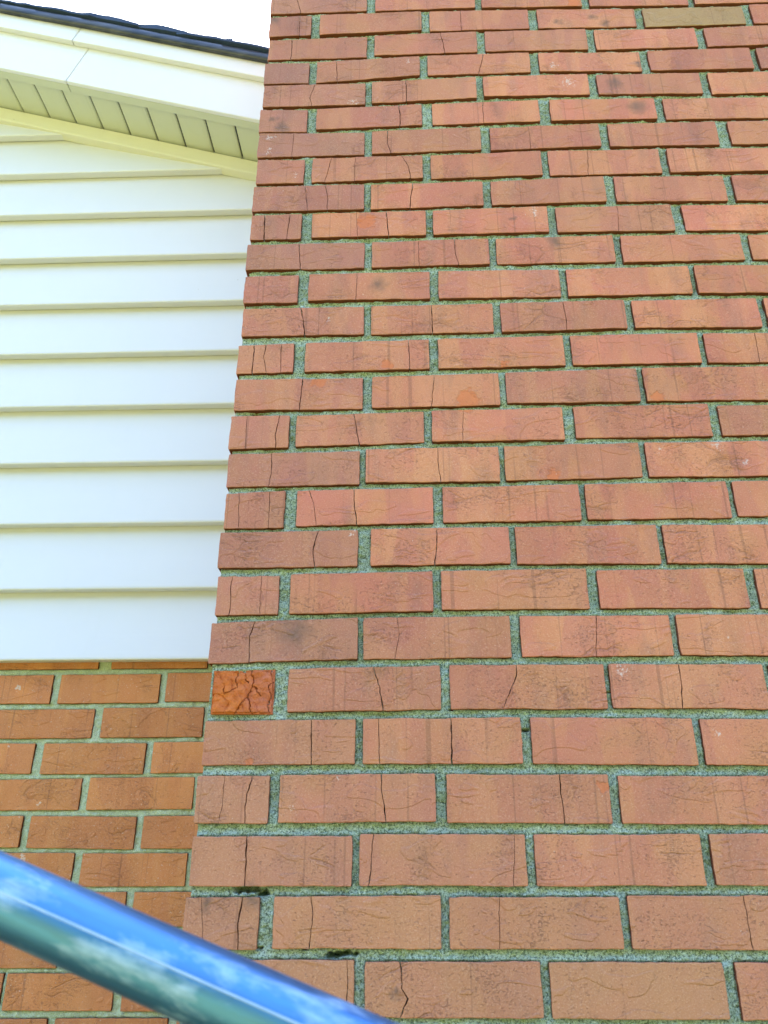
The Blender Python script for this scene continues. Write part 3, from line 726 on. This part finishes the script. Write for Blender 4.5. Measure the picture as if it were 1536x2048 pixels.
# trim under the soffit
TR = 0.0605
def raked(name, xa, xb, y0, y1, lo, hi, mat, bevel=0.002, label=None, endcut=0.0):
    b = MB()
    vs = []
    for (x, ex) in ((xa, 1), (xb, 1)):
        for y in (y0, y1):
            for z in (lo, hi):
                xx = x+endcut*(z-lo)*ex
                vs.append((xx, y, z-SL*xx))
    b.add(vs, [(0,1,3,2),(4,6,7,5),(0,4,5,1),(2,3,7,6),(0,2,6,4),(1,5,7,3)])
    o = parented(b, name, mat, house, bevel=bevel)
    if label: o['label'] = label
    return o
XR = -0.0095
raked('trim', RID, XR, 0.526, 0.556, 0.0585, 0.1060, M_TRIM, 0.003)
# soffit panels between the slots (one per groove interval)
GP = 0.0830; gx0 = -0.1862
x = gx0
edges = [gx0+GP*j for j in range(3)]
while edges[0] > RID: edges.insert(0, edges[0]-GP)
soff_lo = 0.1115
for a, b_ in zip(edges[:-1], edges[1:]):
    b_ = min(b_, XR)
    if b_-a < 0.01: continue
    pts = [(a+0.0018, 0.0), (b_-0.018, 0.0), (b_-0.008, 0.0010), (b_-0.0036, 0.0034), (b_-0.0036, 0.0085), (a+0.0018, 0.0085)]
    sp_ = MB(); vs = [(x_, y_, soff_lo+z_-SL*x_) for y_ in (0.398, 0.548) for (x_, z_) in pts]; n_ = len(pts)
    sp_.add(vs, [tuple(range(n_)), tuple(range(2*n_-1, n_-1, -1))]+[(j_, j_+n_, (j_+1) % n_+n_, (j_+1) % n_) for j_ in range(n_)])
    parented(sp_, 'soffit_panel', M_SOFFIT, house)
raked('soffit_backing', RID, XR, 0.400, 0.556, soff_lo+0.018, soff_lo+0.028, M_SHINGLE, 0)
# fascia: lower board with its return lip, upper proud board; both with a seam
SEAM = -0.655
for (a, b_) in ((RID, SEAM), (SEAM+0.0016, XR)):
    raked('fascia_board', a, b_, 0.385, 0.397, 0.1045, 0.262, M_FASCIA, 0.0022, endcut=0.30)
    raked('fascia_lip', a+0.001, b_, 0.3972, 0.420, 0.1050, 0.1078, M_SOFFIT, 0.0005, endcut=0.30)
    raked('upper_fascia', a+.0005, b_, 0.368, 0.3848, 0.2465, 0.330, M_FASCIA, 0.0022, endcut=0.30)
raked('rake_board', RID, XR, 0.3975, 0.440, 0.130, 0.33, M_SOFFIT, 0)
# drip edge
db = MB()
prof = [(0.366, 0.300), (0.3585, 0.2985), (0.3535, 0.303), (0.352, 0.312), (0.352, 0.322), (0.3555, 0.3265), (0.3655, 0.3285), (0.42, 0.3310), (0.42, 0.327), (0.3675, 0.324)]
ns = 40; n = len(prof); vs = []
for i in range(ns+1):
    xx = RID+(XR-RID)*i/ns
    for (y, z) in prof: vs.append((xx, y+0.0012*noise.noise((xx*4, z*9, 0)), z-SL*xx+0.0012*noise.noise((xx*3, 5, 0))))
fs = []
for i in range(ns):
    for j in range(n): fs.append((i*n+j, i*n+(j+1) % n, (i+1)*n+(j+1) % n, (i+1)*n+j))
db.add(vs, fs)
o = parented(db, 'drip_edge', M_DRIP, house); o.data.polygons.foreach_set('use_smooth', [True]*len(o.data.polygons))
# roof deck and shingle courses stepping down the rake
deck = MB()
deck.add([(RID, .37, .332-SL*RID), (RIGHT, .37, .332-SL*RIGHT), (RIGHT, 9, .332-SL*RIGHT), (RID, 9, .332-SL*RID),
          (RID, .37, .300-SL*RID), (RIGHT, .37, .300-SL*RIGHT), (RIGHT, 9, .300-SL*RIGHT), (RID, 9, .300-SL*RID)][:8],
         [(0,1,2,3),(4,7,6,5),(0,4,5,1),(1,5,6,2),(2,6,7,3),(3,7,4,0)])
# two strips so that the chimney stands free of the deck
deck = MB()
def deckpart(xa, xb, ya, yb, m=1):
    f = (lambda x, z: z-SL*x) if m == 1 else (lambda x, z: z-SL*RID-SL*(RID-x))
    deck.add([(x, y, f(x, z)) for x in (xa, xb) for y in (ya, yb) for z in (.300, .329)], [(0,1,3,2),(4,6,7,5),(0,4,5,1),(2,3,7,6),(0,2,6,4),(1,5,7,3)])
deckpart(RID, -0.012, .44, 9); deckpart(-0.012, CW+.01, YH+.92, 9); deckpart(CW+.01, RIGHT, .44, 9); deckpart(LEFT, RID, .44, 9, 2)
parented(deck, 'roof', M_SHINGLE, house)
def shingle(xa, xb, ya, yb, t=0.0055, lift=0.0, m=1, ragged=0):
    b = MB(); ny = 18; rg = random.Random(int(xa*1000)+5)
    f = (lambda x: -SL*x) if m == 1 else (lambda x: -SL*RID-SL*(RID-x))
    xs = [xa+(xb-xa)*i/6 for i in range(7)]
    vs = []
    for i, x in enumerate(xs):
        e = ya+rg.uniform(-.003, .003)
        curl = ragged*0.010*max(0, math.sin(math.pi*i/6))*rg.uniform(.6, 1.1)
        zb0 = .3300+f(x)+(i/6)*lift
        vs += [(x, e, zb0+curl*.2), (x, e, zb0+t+curl), (x, e+.05, zb0+t), (x, yb, zb0+t), (x, yb, zb0), (x, e+.05, zb0)]
    fs = []
    for i in range(6):
        for j in range(6): fs.append((i*6+j, i*6+(j+1) % 6, (i+1)*6+(j+1) % 6, (i+1)*6+j))
    fs += [(5, 4, 3, 2, 1, 0), tuple(36+j for j in range(6))]
    b.add(vs, fs); return parented(b, 'shingle', M_SHINGLE, house)
sh = [-0.0120, -0.196, -0.325, -0.466, -0.606, -0.745]
while sh[-1] > RID: sh.append(sh[-1]-.14)
for i in range(len(sh)-1):
    a, b_ = sh[i+1], sh[i]
    shingle(max(a-0.03, RID), b_, 0.346+0.003*((i*7) % 3), 2.2, t=(0.006, 0.008, 0.010, 0.009, 0.007, 0.006)[i % 6], lift=(0.002, 0.011, 0.006, 0.002, 0.006, 0.006)[i % 6], ragged=1 if i in (2, 3) else .3)

# ---------------------------------------------------------------- handrail pipe in the foreground
rail = empty('handrail', (-1.4, -0.523, GROUND))
tag(rail, 'weathered galvanised metal pipe slanting across the lower left corner, reflecting blue sky', 'handrail')
def tube(p, q, r, n=48, caps=True):
    p, q = Vector(p), Vector(q); d = (q-p).normalized(); a = d.orthogonal().normalized(); b_ = d.cross(a)
    vs = []; segs = 24
    for i in range(segs+1):
        c = p.lerp(q, i/segs)
        for j in range(n):
            th = 2*math.pi*j/n; vs.append(c+a*math.cos(th)*r+b_*math.sin(th)*r)
    fs = [(i*n+j, i*n+(j+1) % n, (i+1)*n+(j+1) % n, (i+1)*n+j) for i in range(segs) for j in range(n)]
    b = MB(); b.add(vs, fs)
    if caps: b.add([vs[j] for j in range(n)], [tuple(range(n-1, -1, -1))]); b.add([vs[segs*n+j] for j in range(n)], [tuple(range(n))])
    return b
pa = Vector((0.01748, -0.52386, -1.65372)); pb = Vector((0.12643, -0.52194, -1.69331)); dd = (pb-pa); dd.y *= 0.3
A = pa+dd*((-1.4-pa.x)/dd.x); B = pa+dd*((2.2-pa.x)/dd.x)
A = A+Vector((0, 0, 0.0022)); B = B+Vector((0, 0, 0.006))
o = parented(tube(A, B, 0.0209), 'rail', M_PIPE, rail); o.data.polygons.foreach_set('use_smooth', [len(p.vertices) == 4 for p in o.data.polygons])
# added bead whose pale colour paints the horizon's reflection along the tube
nv = Vector((0, -math.cos(R(15)), math.sin(R(15))))*0.0206
o = parented(tube(A+nv, B+nv, 0.0008, 8, False), 'horizon_glint', M_GLINT, rail)
for q in (A+dd*.3, B-dd*.3):
    o = parented(tube((q.x, q.y, GROUND), (q.x, q.y, q.z-.015), 0.0205), 'post', M_PIPE, rail); o.data.polygons.foreach_set('use_smooth', [len(p.vertices) == 4 for p in o.data.polygons])

# ---------------------------------------------------------------- unseen trees added behind the viewer to shape the pipe's reflected horizon
def leaf_mat():
    t = NT('leaves'); P = t.pos()
    c = t.mix(t.noise(P, 1.2, 3), (0.05, 0.10, 0.02), (0.09, 0.14, 0.03))
    return t.set(c, 0.8)
rg = np.random.RandomState(4)
n = 14000
cx = rg.uniform(-26, 26, n); cy = -20+rg.normal(0, 1.3, n); top = 10+1.6*np.sin(cx*.6)+1.1*np.sin(cx*1.7+2)
cz = GROUND+rg.uniform(0, 1, n)**0.8*top
c = np.stack([cx, cy, cz], -1); u_ = rg.normal(0, .42, (n, 3)); v_ = rg.normal(0, .42, (n, 3))
vs = np.stack([c-u_, c+v_, c+u_, c-v_], 1).reshape(-1, 3)
me = bpy.data.meshes.new('added_tree_line'); me.from_pydata(vs.tolist(), [], np.arange(4*n).reshape(-1, 4).tolist()); me.materials.append(leaf_mat())
o = bpy.data.objects.new('added_tree_line', me); COL.objects.link(o)
tag(o, 'added unseen line of leafy green trees, placed for the pipe reflection', 'trees', kind='stuff')
